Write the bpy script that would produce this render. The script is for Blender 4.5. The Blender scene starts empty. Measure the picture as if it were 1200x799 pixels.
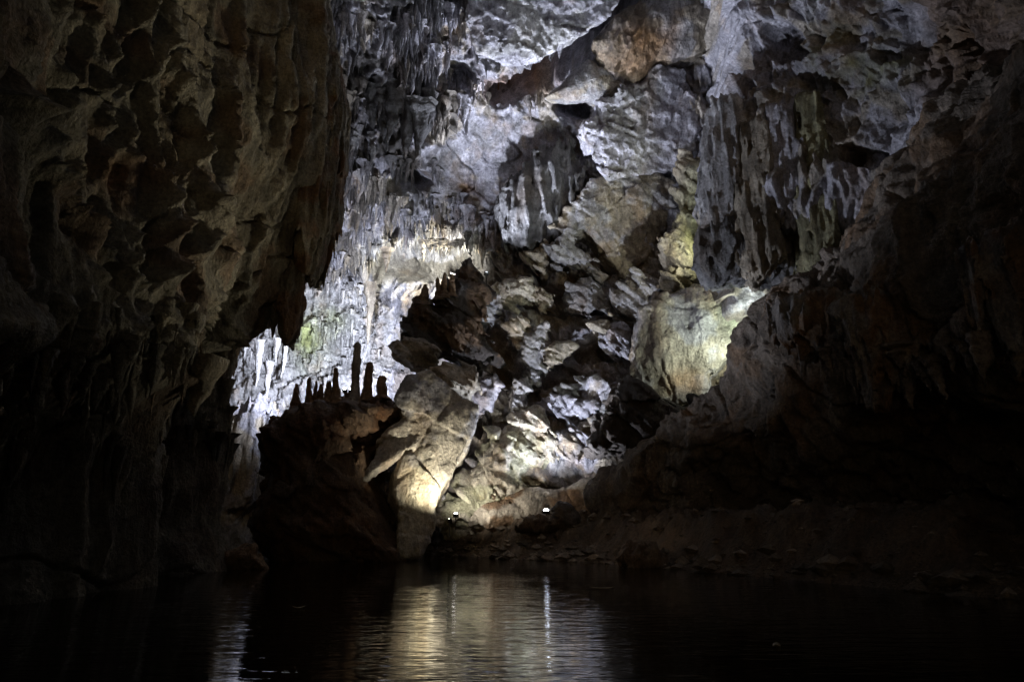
import bpy, math, random
import numpy as np
from mathutils import Vector, Matrix

R = math.radians
rng = np.random.default_rng(7)
random.seed(7)
scene = bpy.context.scene
col = scene.collection

# ------------------------------------------------------------------ camera
CAM_H = 1.6
F = 811.0                      # focal length in photo pixels (1200 px wide frame)
PITCH = math.atan(212.5 / F)
cam_d = bpy.data.cameras.new('camera')
cam = bpy.data.objects.new('camera', cam_d)
col.objects.link(cam)
cam.location = (0, 0, CAM_H)
cam.rotation_euler = (math.pi / 2 + PITCH, 0, 0)
cam_d.sensor_fit = 'HORIZONTAL'
cam_d.angle = 2 * math.atan(600 / F)
cam_d.clip_end = 500
scene.camera = cam

# ------------------------------------------------------------------ world: dusk light that only enters through the cave mouth behind the camera
world = bpy.data.worlds.new('World')
scene.world = world
world.use_nodes = True
wn = world.node_tree.nodes
sky = wn.new('ShaderNodeTexSky')
sky.sky_type = 'NISHITA'
sky.sun_disc = False
sky.sun_elevation = R(12)
sky.sun_rotation = R(180)
world.node_tree.links.new(sky.outputs[0], wn['Background'].inputs[0])
wn['Background'].inputs[1].default_value = 0.009

scene.view_settings.view_transform = 'Standard'
scene.view_settings.look = 'None'
scene.view_settings.exposure = 0.5
scene.view_settings.gamma = 1
scene.cycles.use_denoising = True
scene.cycles.max_bounces = 4
scene.cycles.diffuse_bounces = 2
scene.cycles.glossy_bounces = 2
scene.cycles.sample_clamp_indirect = 4

# ------------------------------------------------------------------ geometry helpers
CP, SP = math.cos(PITCH), math.sin(PITCH)

def ray(px, py):
    a = (np.asarray(px, float) - 600) / F
    b = (399.5 - np.asarray(py, float)) / F
    return a, CP - b * SP, SP + b * CP

def P(px, py, Y):
    """the point of the cave at forward distance Y that is seen at a pixel of the photograph"""
    dx, dy, dz = ray(px, py)
    s = Y / dy
    return np.stack([dx * s, dy * s, CAM_H + dz * s], -1)

def ground(px, py, z=0.0):
    dx, dy, dz = ray(px, py)
    s = (z - CAM_H) / dz
    return np.stack([dx * s, dy * s, CAM_H + dz * s], -1)

def project(p):
    """photo pixel of a world point (used for choosing stains and drip zones on a surface)"""
    x, y, z = p[..., 0], p[..., 1], p[..., 2] - CAM_H
    f = y * CP + z * SP
    u = z * CP - y * SP
    f = np.where(f < .1, .1, f)
    return 600 + F * x / f, 399.5 - F * u / f

# ---- noise (vectorised, large arrays are split over threads)
from concurrent.futures import ThreadPoolExecutor
import threading
_loc = threading.local()

def par(fn):
    def run(p, *a, **k):
        if len(p) < 30000 or getattr(_loc, 'busy', False): return fn(p, *a, **k)
        def job(c):
            _loc.busy = True
            try: return fn(c, *a, **k)
            finally: _loc.busy = False
        with ThreadPoolExecutor(4) as ex:
            return np.concatenate(list(ex.map(job, np.array_split(p, 8))))
    return run

_A, _B, _C = np.uint32(374761393), np.uint32(668265263), np.uint32(2654435761)

def _mix(n):
    n = (n ^ (n >> np.uint32(13))) * np.uint32(1274126177)
    n = (n ^ (n >> np.uint32(15))) * np.uint32(2246822519)
    return n ^ (n >> np.uint32(16))

def _h(ix, iy, iz, seed):
    return _mix(ix.astype(np.uint32) * _A + iy.astype(np.uint32) * _B + iz.astype(np.uint32) * _C + np.uint32((seed * 974634777) & 0xffffffff))

_G = np.array([[1,1,0],[-1,1,0],[1,-1,0],[-1,-1,0],[1,0,1],[-1,0,1],[1,0,-1],[-1,0,-1],
               [0,1,1],[0,-1,1],[0,1,-1],[0,-1,-1],[1,1,0],[-1,1,0],[0,-1,1],[0,-1,-1]], np.float32)
_GX, _GY, _GZ = _G[:, 0].copy(), _G[:, 1].copy(), _G[:, 2].copy()

def perlin(p, seed=0):
    i = np.floor(p)
    f = (p - i).astype(np.float32)
    i = i.astype(np.int32).astype(np.uint32)
    w = f * f * f * (f * (f * 6 - 15) + 10)
    s0 = np.uint32((seed * 974634777) & 0xffffffff)
    one = np.uint32(1)
    hx = (i[:, 0] * _A + s0, (i[:, 0] + one) * _A + s0)
    hy = (i[:, 1] * _B, (i[:, 1] + one) * _B)
    hz = (i[:, 2] * _C, (i[:, 2] + one) * _C)
    X = (f[:, 0], f[:, 0] - 1); Y = (f[:, 1], f[:, 1] - 1); Z = (f[:, 2], f[:, 2] - 1)
    def corner(a, b, c):
        n = _mix(hx[a] + hy[b] + hz[c]) & np.uint32(15)
        return _GX[n] * X[a] + _GY[n] * Y[b] + _GZ[n] * Z[c]
    def lx(b, c):
        q = corner(0, b, c); return q + w[:, 0] * (corner(1, b, c) - q)
    def ly(c):
        q = lx(0, c); return q + w[:, 1] * (lx(1, c) - q)
    q = ly(0)
    return q + w[:, 2] * (ly(1) - q)

@par
def fbm(p, size, octv=4, gain=.5, seed=0, stretch=(1, 1, 1)):
    q = p / size / np.array(stretch)
    a, s = 1., 0
    for o in range(octv):
        s = s + a * perlin(q * 2.03 ** o + 17.3 * o, seed + o)
        a *= gain
    return s

@par
def ridged(p, size, octv=3, gain=.5, seed=0, stretch=(1, 1, 1)):
    q = p / size / np.array(stretch)
    a, s = 1., 0
    for o in range(octv):
        s = s + a * (1 - 2.6 * np.abs(perlin(q * 2.03 ** o + 31.7 * o, seed + o)))
        a *= gain
    return s

@par
def facets(p, size, seed=0, tilt=.7, stretch=(1, 1, 1), rot=None, crackw=.12):
    """broken rock: every cell is a tilted plane at its own height, with a crack between"""
    q = p if rot is None else p @ rot
    q = q / size / np.array(stretch)
    i = np.floor(q)
    f = (q - i).astype(np.float32)
    i = i.astype(np.int32).astype(np.uint32)
    n0 = len(q)
    best = np.full(n0, 9., np.float32); sec = np.full(n0, 9., np.float32)
    bn = np.zeros(n0, np.uint32); bo = np.zeros((n0, 3), np.float32)
    s0 = np.uint32((seed * 974634777) & 0xffffffff)
    m10 = np.uint32(1023); k = np.float32(1 / 1023.)
    for dx in (-1, 0, 1):
        hx = (i[:, 0] + np.uint32(dx & 0xffffffff)) * _A + s0
        for dy in (-1, 0, 1):
            hy = hx + (i[:, 1] + np.uint32(dy & 0xffffffff)) * _B
            for dz in (-1, 0, 1):
                n = _mix(hy + (i[:, 2] + np.uint32(dz & 0xffffffff)) * _C)
                vx = f[:, 0] - dx - (n & m10) * k
                vy = f[:, 1] - dy - ((n >> np.uint32(10)) & m10) * k
                vz = f[:, 2] - dz - ((n >> np.uint32(20)) & m10) * k
                d = (vx * vx + vy * vy + vz * vz).astype(np.float32)
                m = d < best
                sec = np.where(m, best, np.minimum(sec, d))
                best = np.where(m, d, best)
                bn[m] = n[m]
                bo[m, 0] = vx[m]; bo[m, 1] = vy[m]; bo[m, 2] = vz[m]
    n = bn.astype(np.int64)
    t = np.stack([(n >> 4) & 255, (n >> 12) & 255, (n >> 22) & 255], -1) / 127.5 - 1
    hh = (((n >> 7) & 255) / 127.5 - 1) * .6 + tilt * (bo * t).sum(1)
    crack = np.clip((np.sqrt(sec) - np.sqrt(best)) / crackw, 0, 1)
    return hh - .35 * (1 - crack) ** 2

def strata(p, direction, size, seed=0, warp=.35):
    d = np.array(direction, float); d /= np.linalg.norm(d)
    q = (p @ d) / size + warp * fbm(p, size * 5, 3, seed=seed)
    k = np.floor(q).astype(np.int64)
    f = q - k
    def hv(k): return (_h(k, k * 0 + 3, k * 0 + 5, seed) & 1023) / 511.5 - 1
    w = np.clip((f - .75) / .25, 0, 1); w = w * w * (3 - 2 * w)
    return hv(k) * (1 - w) + hv(k + 1) * w

def rotm(ax, ang):
    return np.array(Matrix.Rotation(ang, 3, ax))

def sm(x, a, b):
    t = np.clip((x - a) / (b - a), 0, 1)
    return t * t * (3 - 2 * t)

def poly_sd(x, y, pts):
    """signed distance to a polygon, negative inside"""
    pts = np.asarray(pts, float)
    d = np.full(x.shape, 1e9); ins = np.zeros(x.shape, bool)
    for k in range(len(pts)):
        a, b = pts[k - 1], pts[k]
        e = b - a
        wx, wy = x - a[0], y - a[1]
        t = np.clip((wx * e[0] + wy * e[1]) / (e @ e + 1e-12), 0, 1)
        d = np.minimum(d, (wx - e[0] * t) ** 2 + (wy - e[1] * t) ** 2)
        c = ((a[1] > y) != (b[1] > y)) & (x < (b[0] - a[0]) * (y - a[1]) / (b[1] - a[1] + 1e-12) + a[0])
        ins ^= c
    d = np.sqrt(d)
    return np.where(ins, -d, d)

def zone(u, v, pts, feather=15):
    return 1 - sm(poly_sd(u, v, pts), -feather, feather)

def blob(u, v, cx, cy, rx, ry):
    return np.exp(-(((u - cx) / rx) ** 2 + ((v - cy) / ry) ** 2))

def ridge_line(u, v, pts, width):
    d = np.full(u.shape, 1e9)
    for a, b in zip(pts[:-1], pts[1:]):
        a, b = np.array(a, float), np.array(b, float); e = b - a
        t = np.clip(((u - a[0]) * e[0] + (v - a[1]) * e[1]) / (e @ e), 0, 1)
        d = np.minimum(d, np.hypot(u - a[0] - e[0] * t, v - a[1] - e[1] * t))
    return np.exp(-(d / width) ** 2)

# ------------------------------------------------------------------ materials
def nodes_of(name):
    m = bpy.data.materials.new(name)
    m.use_nodes = True
    nt = m.node_tree
    return m, nt, nt.nodes['Principled BSDF']

def rock_material(name, fine=1.0, rough=.72, bump=.5, rust=.75):
    m, nt, bs = nodes_of(name)
    N, L = nt.nodes.new, nt.links.new
    geo = N('ShaderNodeNewGeometry')
    att = N('ShaderNodeAttribute'); att.attribute_name = 'tint'
    def noise(scale, detail, rough_, stretch=None):
        t = N('ShaderNodeTexNoise'); t.inputs['Scale'].default_value = scale
        t.inputs['Detail'].default_value = detail; t.inputs['Roughness'].default_value = rough_
        if stretch:
            mp = N('ShaderNodeMapping'); mp.inputs['Scale'].default_value = stretch
            L(geo.outputs['Position'], mp.inputs[0]); L(mp.outputs[0], t.inputs[0])
        else:
            L(geo.outputs['Position'], t.inputs[0])
        return t
    def ramp(sock, lo, hi, c0, c1):
        r = N('ShaderNodeMapRange'); r.inputs[1].default_value = lo; r.inputs[2].default_value = hi
        r.inputs[3].default_value = c0; r.inputs[4].default_value = c1
        L(sock, r.inputs[0]); return r.outputs[0]
    def mul(a, b):
        x = N('ShaderNodeMath'); x.operation = 'MULTIPLY'; L(a, x.inputs[0]); L(b, x.inputs[1]); return x.outputs[0]
    big = noise(.9, 4, .65)
    drip = noise(2.2 * fine, 3, .65, (1, 1, .3))
    grain = noise(7 * fine, 4, .75)
    v = mul(ramp(big.outputs[0], .3, .7, .55, 1.3), ramp(drip.outputs[0], .3, .7, .6, 1.25))
    v = mul(v, ramp(grain.outputs[0], .3, .7, .5, 1.4))
    mixv = N('ShaderNodeVectorMath'); mixv.operation = 'SCALE'
    L(att.outputs['Color'], mixv.inputs[0]); L(v, mixv.inputs['Scale'])
    # rusty stains running down
    st = noise(.55, 3, .6, (1, 1, .35))
    mx = N('ShaderNodeMix'); mx.data_type = 'RGBA'; mx.blend_type = 'MULTIPLY'
    L(ramp(st.outputs[0], .52, .66, 0, rust), mx.inputs[0])
    L(mixv.outputs[0], mx.inputs[6]); mx.inputs[7].default_value = (.80, .64, .48, 1)
    L(mx.outputs[2], bs.inputs['Base Color'])
    L(ramp(big.outputs[0], .3, .7, rough - .18, rough + .15), bs.inputs['Roughness'])
    bs.inputs['Specular IOR Level'].default_value = .35
    def add(a_, b_, k):
        x = N('ShaderNodeMath'); x.operation = 'MULTIPLY_ADD'; L(b_, x.inputs[0]); x.inputs[1].default_value = k; L(a_, x.inputs[2]); return x.outputs[0]
    hgt = add(grain.outputs[0], drip.outputs[0], 1.8)
    b1 = N('ShaderNodeBump'); b1.inputs['Strength'].default_value = bump; b1.inputs['Distance'].default_value = .2
    L(hgt, b1.inputs['Height']); L(b1.outputs[0], bs.inputs['Normal'])
    return m

M_rock = rock_material('limestone', 1.1, .72, .75, .6)
M_wall = rock_material('near_limestone', 1.35, .7, .8, .35)
M_mud = rock_material('river_mud', 1.5, .85, .6)

def plain(name, c, rough=.5, metal=0., emit=None, strength=0):
    m, nt, bs = nodes_of(name)
    n = nt.nodes.new('ShaderNodeTexNoise'); n.inputs['Scale'].default_value = 14
    r = nt.nodes.new('ShaderNodeMapRange'); r.inputs[3].default_value = max(.05, rough - .15); r.inputs[4].default_value = rough + .15
    nt.links.new(n.outputs[0], r.inputs[0]); nt.links.new(r.outputs[0], bs.inputs['Roughness'])
    bs.inputs['Base Color'].default_value = (*c, 1); bs.inputs['Metallic'].default_value = metal
    if emit:
        bs.inputs['Emission Color'].default_value = (*emit, 1); bs.inputs['Emission Strength'].default_value = strength
    return m

M_metal = plain('lamp_metal', (.03, .03, .032), .5, .6)
M_leaf = plain('dead_leaf', (.25, .2, .12), .6)

# ------------------------------------------------------------------ object helpers
def tag(o, label=None, cat=None, group=None, kind=None):
    if label: o['label'] = label
    if cat: o['category'] = cat
    if group: o['group'] = group
    if kind: o['kind'] = kind
    return o

def empty(name, loc, label=None, cat=None, group=None, rot=(0, 0, 0)):
    o = bpy.data.objects.new(name, None); col.objects.link(o)
    o.location = [float(c) for c in loc]; o.rotation_euler = rot
    o.empty_display_size = .2
    return tag(o, label, cat, group)

def mesh_np(name, verts, faces, mat, parent=None, tint=None, smooth=True):
    """faces: (n,3) or (n,4) int array"""
    me = bpy.data.meshes.new(name)
    verts = np.ascontiguousarray(verts, np.float32); faces = np.ascontiguousarray(faces, np.int32)
    k = faces.shape[1]
    me.vertices.add(len(verts)); me.vertices.foreach_set('co', verts.ravel())
    me.loops.add(faces.size); me.loops.foreach_set('vertex_index', faces.ravel())
    me.polygons.add(len(faces))
    me.polygons.foreach_set('loop_start', np.arange(0, faces.size, k, dtype=np.int32))
    me.polygons.foreach_set('use_smooth', np.full(len(faces), smooth))
    me.update(calc_edges=True)
    if tint is not None:
        a = me.color_attributes.new('tint', 'FLOAT_COLOR', 'POINT')
        c = np.ones((len(verts), 4), np.float32); c[:, :3] = tint
        a.data.foreach_set('color', c.ravel())
    me.materials.append(mat)
    o = bpy.data.objects.new(name, me); col.objects.link(o)
    o.parent = parent
    return o

def cr(ctrl, n, axis):
    """Catmull-Rom resampling of a control array along an axis"""
    c = np.moveaxis(np.asarray(ctrl, float), axis, 0)
    c = np.concatenate([2 * c[:1] - c[1:2], c, 2 * c[-1:] - c[-2:-1]])
    m = len(c) - 3
    t = np.linspace(0, m, n); k = np.minimum(t.astype(int), m - 1); f = (t - k).reshape([-1] + [1] * (c.ndim - 1))
    a, b, d, e = c[k], c[k + 1], c[k + 2], c[k + 3]
    r = .5 * (2 * b + (d - a) * f + (2 * a - 5 * b + 4 * d - e) * f ** 2 + (3 * b - a - 3 * d + e) * f ** 3)
    return np.moveaxis(r, 0, axis)

def grid_normals(p):
    du = np.gradient(p, axis=1); dv = np.gradient(p, axis=0)
    n = np.cross(dv, du)
    return n / (np.linalg.norm(n, axis=-1, keepdims=True) + 1e-9)

def grid_faces(nr, nc):
    i = np.arange(nr * nc).reshape(nr, nc)
    return np.stack([i[:-1, :-1], i[1:, :-1], i[1:, 1:], i[:-1, 1:]], -1).reshape(-1, 4)

def sheet_points(ctrl, nr, nc):
    """ctrl[r][c] = (px, py, Y) or ('w', x, y, z) -> dense world grid, its pixel coordinates and normals towards the inside of the cave"""
    W = np.array([[P(*c) if c[0] != 'w' else np.array(c[1:], float) for c in row] for row in ctrl])
    p = cr(cr(W, nr, 0), nc, 1)
    n = grid_normals(p)
    u, v = project(p.reshape(-1, 3))
    n = n.reshape(-1, 3)
    return p.reshape(-1, 3), u, v, n

GREY = np.array([.40, .39, .40]); TAN = np.array([.43, .375, .30]); BROWN = np.array([.24, .15, .085])
ORANGE = np.array([.42, .21, .085]); ALGAE = np.array([.40, .44, .20]); WHITE = np.array([.58, .57, .58])
DARK = np.array([.09, .075, .065]); OLIVE = np.array([.29, .255, .18]); LAV = np.array([.42, .41, .46])
MUD = np.array([.12, .085, .055]); PALE = np.array([.54, .49, .40])

def mixc(c, target, w):
    return c + (target - c) * np.clip(w, 0, 1)[:, None]

def cones(base, length, radius, seed=0, rings=6, sides=7, bend=.12, flip=False):
    """many tapered, slightly crooked dripstones in one array pair; flip=True stands them up"""
    n = len(base); r_ = np.random.default_rng(seed)
    t = np.linspace(0, 1, rings)
    prof = (1 - t) ** .75 * .9 + .1 * (1 - t)
    prof = prof[None, :] * (1 + .22 * r_.standard_normal((n, rings)))
    prof[:, -1] = .03; prof[:, 0] *= 1.35
    a = np.linspace(0, 2 * np.pi, sides, endpoint=False)
    off = np.cumsum(r_.standard_normal((n, rings, 2)) * bend, 1) * radius[:, None, None]
    ph = r_.uniform(0, 6, n)
    lump = 1 + .18 * r_.standard_normal((n, 1, sides))
    ang = a[None, None] + ph[:, None, None]
    rad = radius[:, None, None] * prof[:, :, None] * lump
    x = base[:, 0, None, None] + rad * np.cos(ang) + off[..., 0, None]
    y = base[:, 1, None, None] + rad * np.sin(ang) + off[..., 1, None]
    s = 1 if flip else -1
    z = base[:, 2, None, None] + s * (t[None, :, None] * length[:, None, None]) + 0 * ang
    v = np.stack([x, y, z], -1).reshape(-1, 3)
    k = np.arange(rings * sides).reshape(rings, sides)
    kn = np.roll(k, -1, 1)
    f = np.stack([k[:-1], kn[:-1], kn[1:], k[1:]], -1).reshape(-1, 4)
    if not flip: f = f[:, ::-1]
    f = (f[None] + (np.arange(n) * rings * sides)[:, None, None]).reshape(-1, 4)
    return v, f

# ---- solid rocks from a signed distance field, meshed with surface nets
def surface_nets(Fv, band=None):
    s = Fv < 0
    nx, ny, nz = Fv.shape
    c = [s[dx:nx - 1 + dx, dy:ny - 1 + dy, dz:nz - 1 + dz] for dx in (0, 1) for dy in (0, 1) for dz in (0, 1)]
    cnt = sum(x.astype(np.int8) for x in c)
    act = (cnt > 0) & (cnt < 8)
    idx = np.full(act.shape, -1, np.int64); cells = np.argwhere(act); idx[act] = np.arange(len(cells))
    acc = np.zeros((len(cells), 3)); num = np.zeros(len(cells))
    ci, cj, ck = cells.T
    corners = [(dx, dy, dz) for dx in (0, 1) for dy in (0, 1) for dz in (0, 1)]
    vals = [Fv[ci + a, cj + b, ck + d] for a, b, d in corners]
    for m in range(8):
        for q in range(m + 1, 8):
            A, B = np.array(corners[m]), np.array(corners[q])
            if np.abs(A - B).sum() != 1: continue
            x = (vals[m] < 0) != (vals[q] < 0)
            t = vals[m] / (vals[m] - vals[q] + 1e-12)
            acc[x] += (A + (B - A) * t[:, None])[x]; num[x] += 1
    V = cells + acc / num[:, None]
    quads = []
    for ax in range(3):
        o1, o2 = [(1, 2), (2, 0), (0, 1)][ax]
        sl0 = [slice(None)] * 3; sl1 = [slice(None)] * 3
        sl0[ax] = slice(0, -1); sl1[ax] = slice(1, None)
        x = s[tuple(sl0)] != s[tuple(sl1)]
        e = np.argwhere(x)
        ok = (e[:, o1] > 0) & (e[:, o2] > 0) & (e[:, o1] < Fv.shape[o1] - 1) & (e[:, o2] < Fv.shape[o2] - 1)
        e = e[ok]
        d1 = np.zeros(3, int); d1[o1] = 1; d2 = np.zeros(3, int); d2[o2] = 1
        def g(q): return idx[q[:, 0], q[:, 1], q[:, 2]]
        a, b, c_, d = g(e - d1 - d2), g(e - d2), g(e), g(e - d1)
        inside = s[e[:, 0], e[:, 1], e[:, 2]]
        q = np.stack([a, b, c_, d], -1)
        q[~inside] = q[~inside][:, ::-1]
        quads.append(q)
    return V, np.concatenate(quads)

def style_noise(p, st, seed):
    d = np.zeros(len(p))
    for k, *a in st:
        if k == 'facet': d += a[1] * facets(p, a[0], seed + 3, *(a[2:3] or (.7,)), rot=rotm('X', .5) @ rotm('Y', .35 + seed))
        elif k == 'slabs': d += a[1] * facets(p, a[0], seed + 5, .8, (1.6, 1.4, .6), rot=rotm('Y', a[2]) @ rotm('X', .3))
        elif k == 'fbm': d += a[1] * fbm(p, a[0], 4, .5, seed)
        elif k == 'ridge': d += a[1] * ridged(p, a[0], 3, .5, seed)
        elif k == 'flute': d += a[1] * ridged(p, a[0], 2, .5, seed, (1, 1, a[2] if len(a) > 2 else 7))
        elif k == 'strata': d += a[1] * strata(p, a[2], a[0], seed)
    return d

BASIC = [('facet', 1.8, .22), ('fbm', 1.6, .3), ('facet', .7, .07), ('fbm', .35, .07)]

def rock_np(outline, Y, yaw=0, tilt=0, thick=2., k=.28, bulge=.4, style=BASIC, h=.1, seed=0, curve=None):
    """outline: pixels of the photo where the rock's rim is seen; the rim lies on a tilted plane through distance Y"""
    out = np.array(outline, float)
    c = out.mean(0)
    O = P(c[0], c[1], Y)
    Nn = np.array(Matrix.Rotation(R(yaw), 3, 'Z') @ Matrix.Rotation(R(tilt), 3, 'X') @ Vector((0, -1, 0)))
    U = np.cross(Nn, [0, 0, 1]); U = -U / np.linalg.norm(U); V = np.cross(Nn, U)
    if V[2] < 0: V = -V
    dx, dy, dz = ray(out[:, 0], out[:, 1])
    D = np.stack([dx, dy, dz], -1); C0 = np.array([0, 0, CAM_H])
    s = ((O - C0) @ Nn) / (D @ Nn)
    W = C0 + D * s[:, None] - O
    uv = np.stack([W @ U, W @ V], -1)
    m = .9
    u = np.arange(uv[:, 0].min() - m, uv[:, 0].max() + m, h)
    v = np.arange(uv[:, 1].min() - m, uv[:, 1].max() + m, h)
    w = np.arange(-thick - m, bulge + m, h)
    uu, vv = np.meshgrid(u, v, indexing='ij')
    d2 = poly_sd(uu, vv, uv)
    dome = bulge * (1 - np.exp(np.minimum(d2, 0) / 1.2))
    d2 = d2[:, :, None]
    front = w[None, None, :] - dome[:, :, None]
    back = -thick - w[None, None, :] + 0 * d2
    wz = np.maximum(front, back)
    a, b = d2 + 0 * wz, wz
    hh = np.clip(k - np.abs(a - b), 0, None) / k
    f = np.maximum(a, b) + hh * hh * k * .25
    near = np.abs(f) < min(.95, 1.15 * sum(x[2] for x in style) + h)
    ii = np.argwhere(near)
    p = O + u[ii[:, 0], None] * U + v[ii[:, 1], None] * V + w[ii[:, 2], None] * Nn
    f[near] -= style_noise(p, style, seed)
    vs, q = surface_nets(f)
    pw = O + (u[0] + vs[:, 0] * h)[:, None] * U + (v[0] + vs[:, 1] * h)[:, None] * V + (w[0] + vs[:, 2] * h)[:, None] * Nn
    if np.dot(np.cross(U, V), Nn) < 0: q = q[:, ::-1]
    return pw, q

ROCKS = []
def rock(*a, **k): ROCKS.append((a, k))

def rock_data(name, label, cat, outline, Y, tint, group=None, tint2=None, mat=None, stains=(), **kw):
    _loc.busy = True
    p, q = rock_np(outline, Y, **kw)
    t = np.tile(np.asarray(tint, float), (len(p), 1))
    seed = kw.get('seed', 0)
    if tint2 is not None:
        t = mixc(t, np.asarray(tint2), sm(fbm(p, 2.2, 4, .55, seed + 40), -.05, .3))
    if stains:
        u, v = project(p)
        wob = 1 + .5 * fbm(p, 1.5, 4, seed=9)
        for (cx, cy, rx, ry, c, a) in stains:
            t = mixc(t, c, a * blob(u, v, cx, cy, rx, ry) * wob)
    org = p.mean(0); org[2] = p[:, 2].min()
    return name, p - org, q, mat or M_rock, t, org, label, cat, group

def build_rocks():
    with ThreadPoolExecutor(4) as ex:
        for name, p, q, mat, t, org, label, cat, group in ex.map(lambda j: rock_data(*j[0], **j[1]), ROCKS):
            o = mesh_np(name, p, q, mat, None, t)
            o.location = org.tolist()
            tag(o, label, cat, group)

# ================================================================== THE SETTING
# ---- river
wm, nt, bs = nodes_of('dark_river_water')
bs.inputs['Base Color'].default_value = (.006, .007, .006, 1)
bs.inputs['Roughness'].default_value = .035
bs.inputs['IOR'].default_value = 1.33
geo = nt.nodes.new('ShaderNodeNewGeometry')
prev = None
for sc_, det, stg, dist, st in ((1.0, 2, .5, .03, (1, 3.4, 1)), (2.6, 1, .5, .012, (1, 4, 1))):
    mp = nt.nodes.new('ShaderNodeMapping'); mp.inputs['Scale'].default_value = st
    nz = nt.nodes.new('ShaderNodeTexNoise'); nz.inputs['Scale'].default_value = sc_; nz.inputs['Detail'].default_value = det
    b = nt.nodes.new('ShaderNodeBump'); b.inputs['Strength'].default_value = stg; b.inputs['Distance'].default_value = dist
    nt.links.new(geo.outputs['Position'], mp.inputs[0]); nt.links.new(mp.outputs[0], nz.inputs[0]); nt.links.new(nz.outputs[0], b.inputs['Height'])
    pn = nt.nodes.new('ShaderNodeTexNoise'); pn.inputs['Scale'].default_value = .22; nt.links.new(geo.outputs['Position'], pn.inputs[0])
    pr = nt.nodes.new('ShaderNodeMapRange'); pr.inputs[1].default_value = .35; pr.inputs[2].default_value = .62; pr.inputs[3].default_value = stg * .35; pr.inputs[4].default_value = stg * 1.3
    nt.links.new(pn.outputs[0], pr.inputs[0]); nt.links.new(pr.outputs[0], b.inputs['Strength'])
    if prev: nt.links.new(prev.outputs[0], b.inputs['Normal'])
    prev = b
nt.links.new(prev.outputs[0], bs.inputs['Normal'])
gx, gy = np.meshgrid(np.linspace(-30, 30, 61), np.linspace(-12, 50, 63))
wv = np.stack([gx, gy, 0 * gx], -1).reshape(-1, 3)
tag(mesh_np('water', wv, grid_faces(63, 61), wm), 'dark still river with fine ripples reflecting the lit rocks', kind='structure')
# river bed under it
gx, gy = np.meshgrid(np.linspace(-32, 32, 41), np.linspace(-14, 52, 41))
bv = np.stack([gx, gy, 0 * gx - 2.2], -1).reshape(-1, 3); bv[:, 2] += .4 * fbm(bv, 6, 3)
tag(mesh_np('riverbed', bv, grid_faces(41, 41), M_mud, tint=np.tile(MUD, (len(bv), 1))), 'muddy river bed under the dark water', kind='structure')

# ---- mud bank, running from the standing slab to the right-hand wall
SHORE = [(470, 646), (600, 655), (700, 659), (800, 667), (900, 676), (1000, 686), (1200, 704)]
sp = np.array([ground(a, b) for a, b in SHORE])
nx_, ny_ = 330, 190
xs = np.linspace(-5.2, 19, nx_); tt = np.linspace(0, 1, ny_) ** 1.5 * 15 - 1.2
sy = np.interp(xs, sp[:, 0], sp[:, 1])
gx = np.tile(xs, (ny_, 1)); gy = sy[None] + tt[:, None]
p = np.stack([gx, gy, 0 * gx], -1).reshape(-1, 3)
t_ = np.repeat(tt, nx_)
wob = .9 * fbm(p, 3.2, 4, seed=3)
spit = np.exp(-((p[:, 0] - 5.5) / 3.) ** 2)
rise = sm(t_ + wob - 1.2 * spit, -.2, 3.6)
hgt = -.5 + .62 * sm(t_ + .5 * wob, -1.2, .6) + 1.75 * rise
hgt += .3 * fbm(p, 1.2, 5, .65, 5) * (.25 + rise) + .10 * ridged(p, 1.6, 3, .5, 8, (2.5, 1, 1)) * rise
p[:, 2] = hgt
BANK = p.copy()
def bank_z(x, y): return float(BANK[np.argmin((BANK[:, 0] - x) ** 2 + (BANK[:, 1] - y) ** 2), 2])
tint = mixc(np.tile(MUD, (len(p), 1)), np.array([.15, .11, .075]), sm(fbm(p, 1.7, 4, seed=12), 0, .4))
tag(mesh_np('mud_bank', p, grid_faces(ny_, nx_), M_mud, tint=tint), 'low dark mud bank along the water below the lit rocks', kind='structure')

r_ = np.random.default_rng(5)
pw_ = np.exp(-((t_ - .6) / .9) ** 2) + .25 * (t_ > 1) * (t_ < 5)
pi_ = r_.choice(len(BANK), 1100, p=pw_ / pw_.sum())
o8 = np.array([[0, 0, 1], [1, 0, 0], [.7, .7, .3], [0, 1, 0], [-.7, .7, .2], [-1, 0, 0], [-.7, -.7, .3], [0, -1, 0], [.7, -.7, .2], [0, 0, -1]], float)
f8 = np.array([[0, k, k % 8 + 1] for k in range(1, 9)] + [[9, k % 8 + 1, k] for k in range(1, 9)])
sz = .05 + .28 * r_.random(1100) ** 4
pv = (o8[None] * (1 + .25 * r_.standard_normal((1100, 10, 1))) * sz[:, None, None] * np.array([1.2, 1, .7]) + BANK[pi_][:, None]).reshape(-1, 3)
pf = (f8[None] + (np.arange(1100) * 10)[:, None, None]).reshape(-1, 3)
pt = np.repeat(np.array([.2, .16, .12]) * r_.uniform(.5, 1.5, (1100, 1)), 10, 0)
tag(mesh_np('shore_pebbles', pv, pf, M_mud, tint=pt, smooth=False), 'loose stones and pebbles scattered along the mud bank', 'pebbles', kind='stuff')

# ---- roof of the cave above and behind the camera
gx, gy = np.meshgrid(np.linspace(-24, 24, 90), np.linspace(-9, 27, 90))
p = np.stack([gx, gy, 37 - .008 * gx ** 2 - .001 * gy ** 2], -1).reshape(-1, 3)
p[:, 2] += 1.3 * fbm(p, 7, 5, seed=21)
tag(mesh_np('cave_ceiling', p, grid_faces(90, 90), M_wall, tint=np.tile(OLIVE, (len(p), 1))), 'high rock ceiling of the cave over the river', kind='structure')

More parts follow.
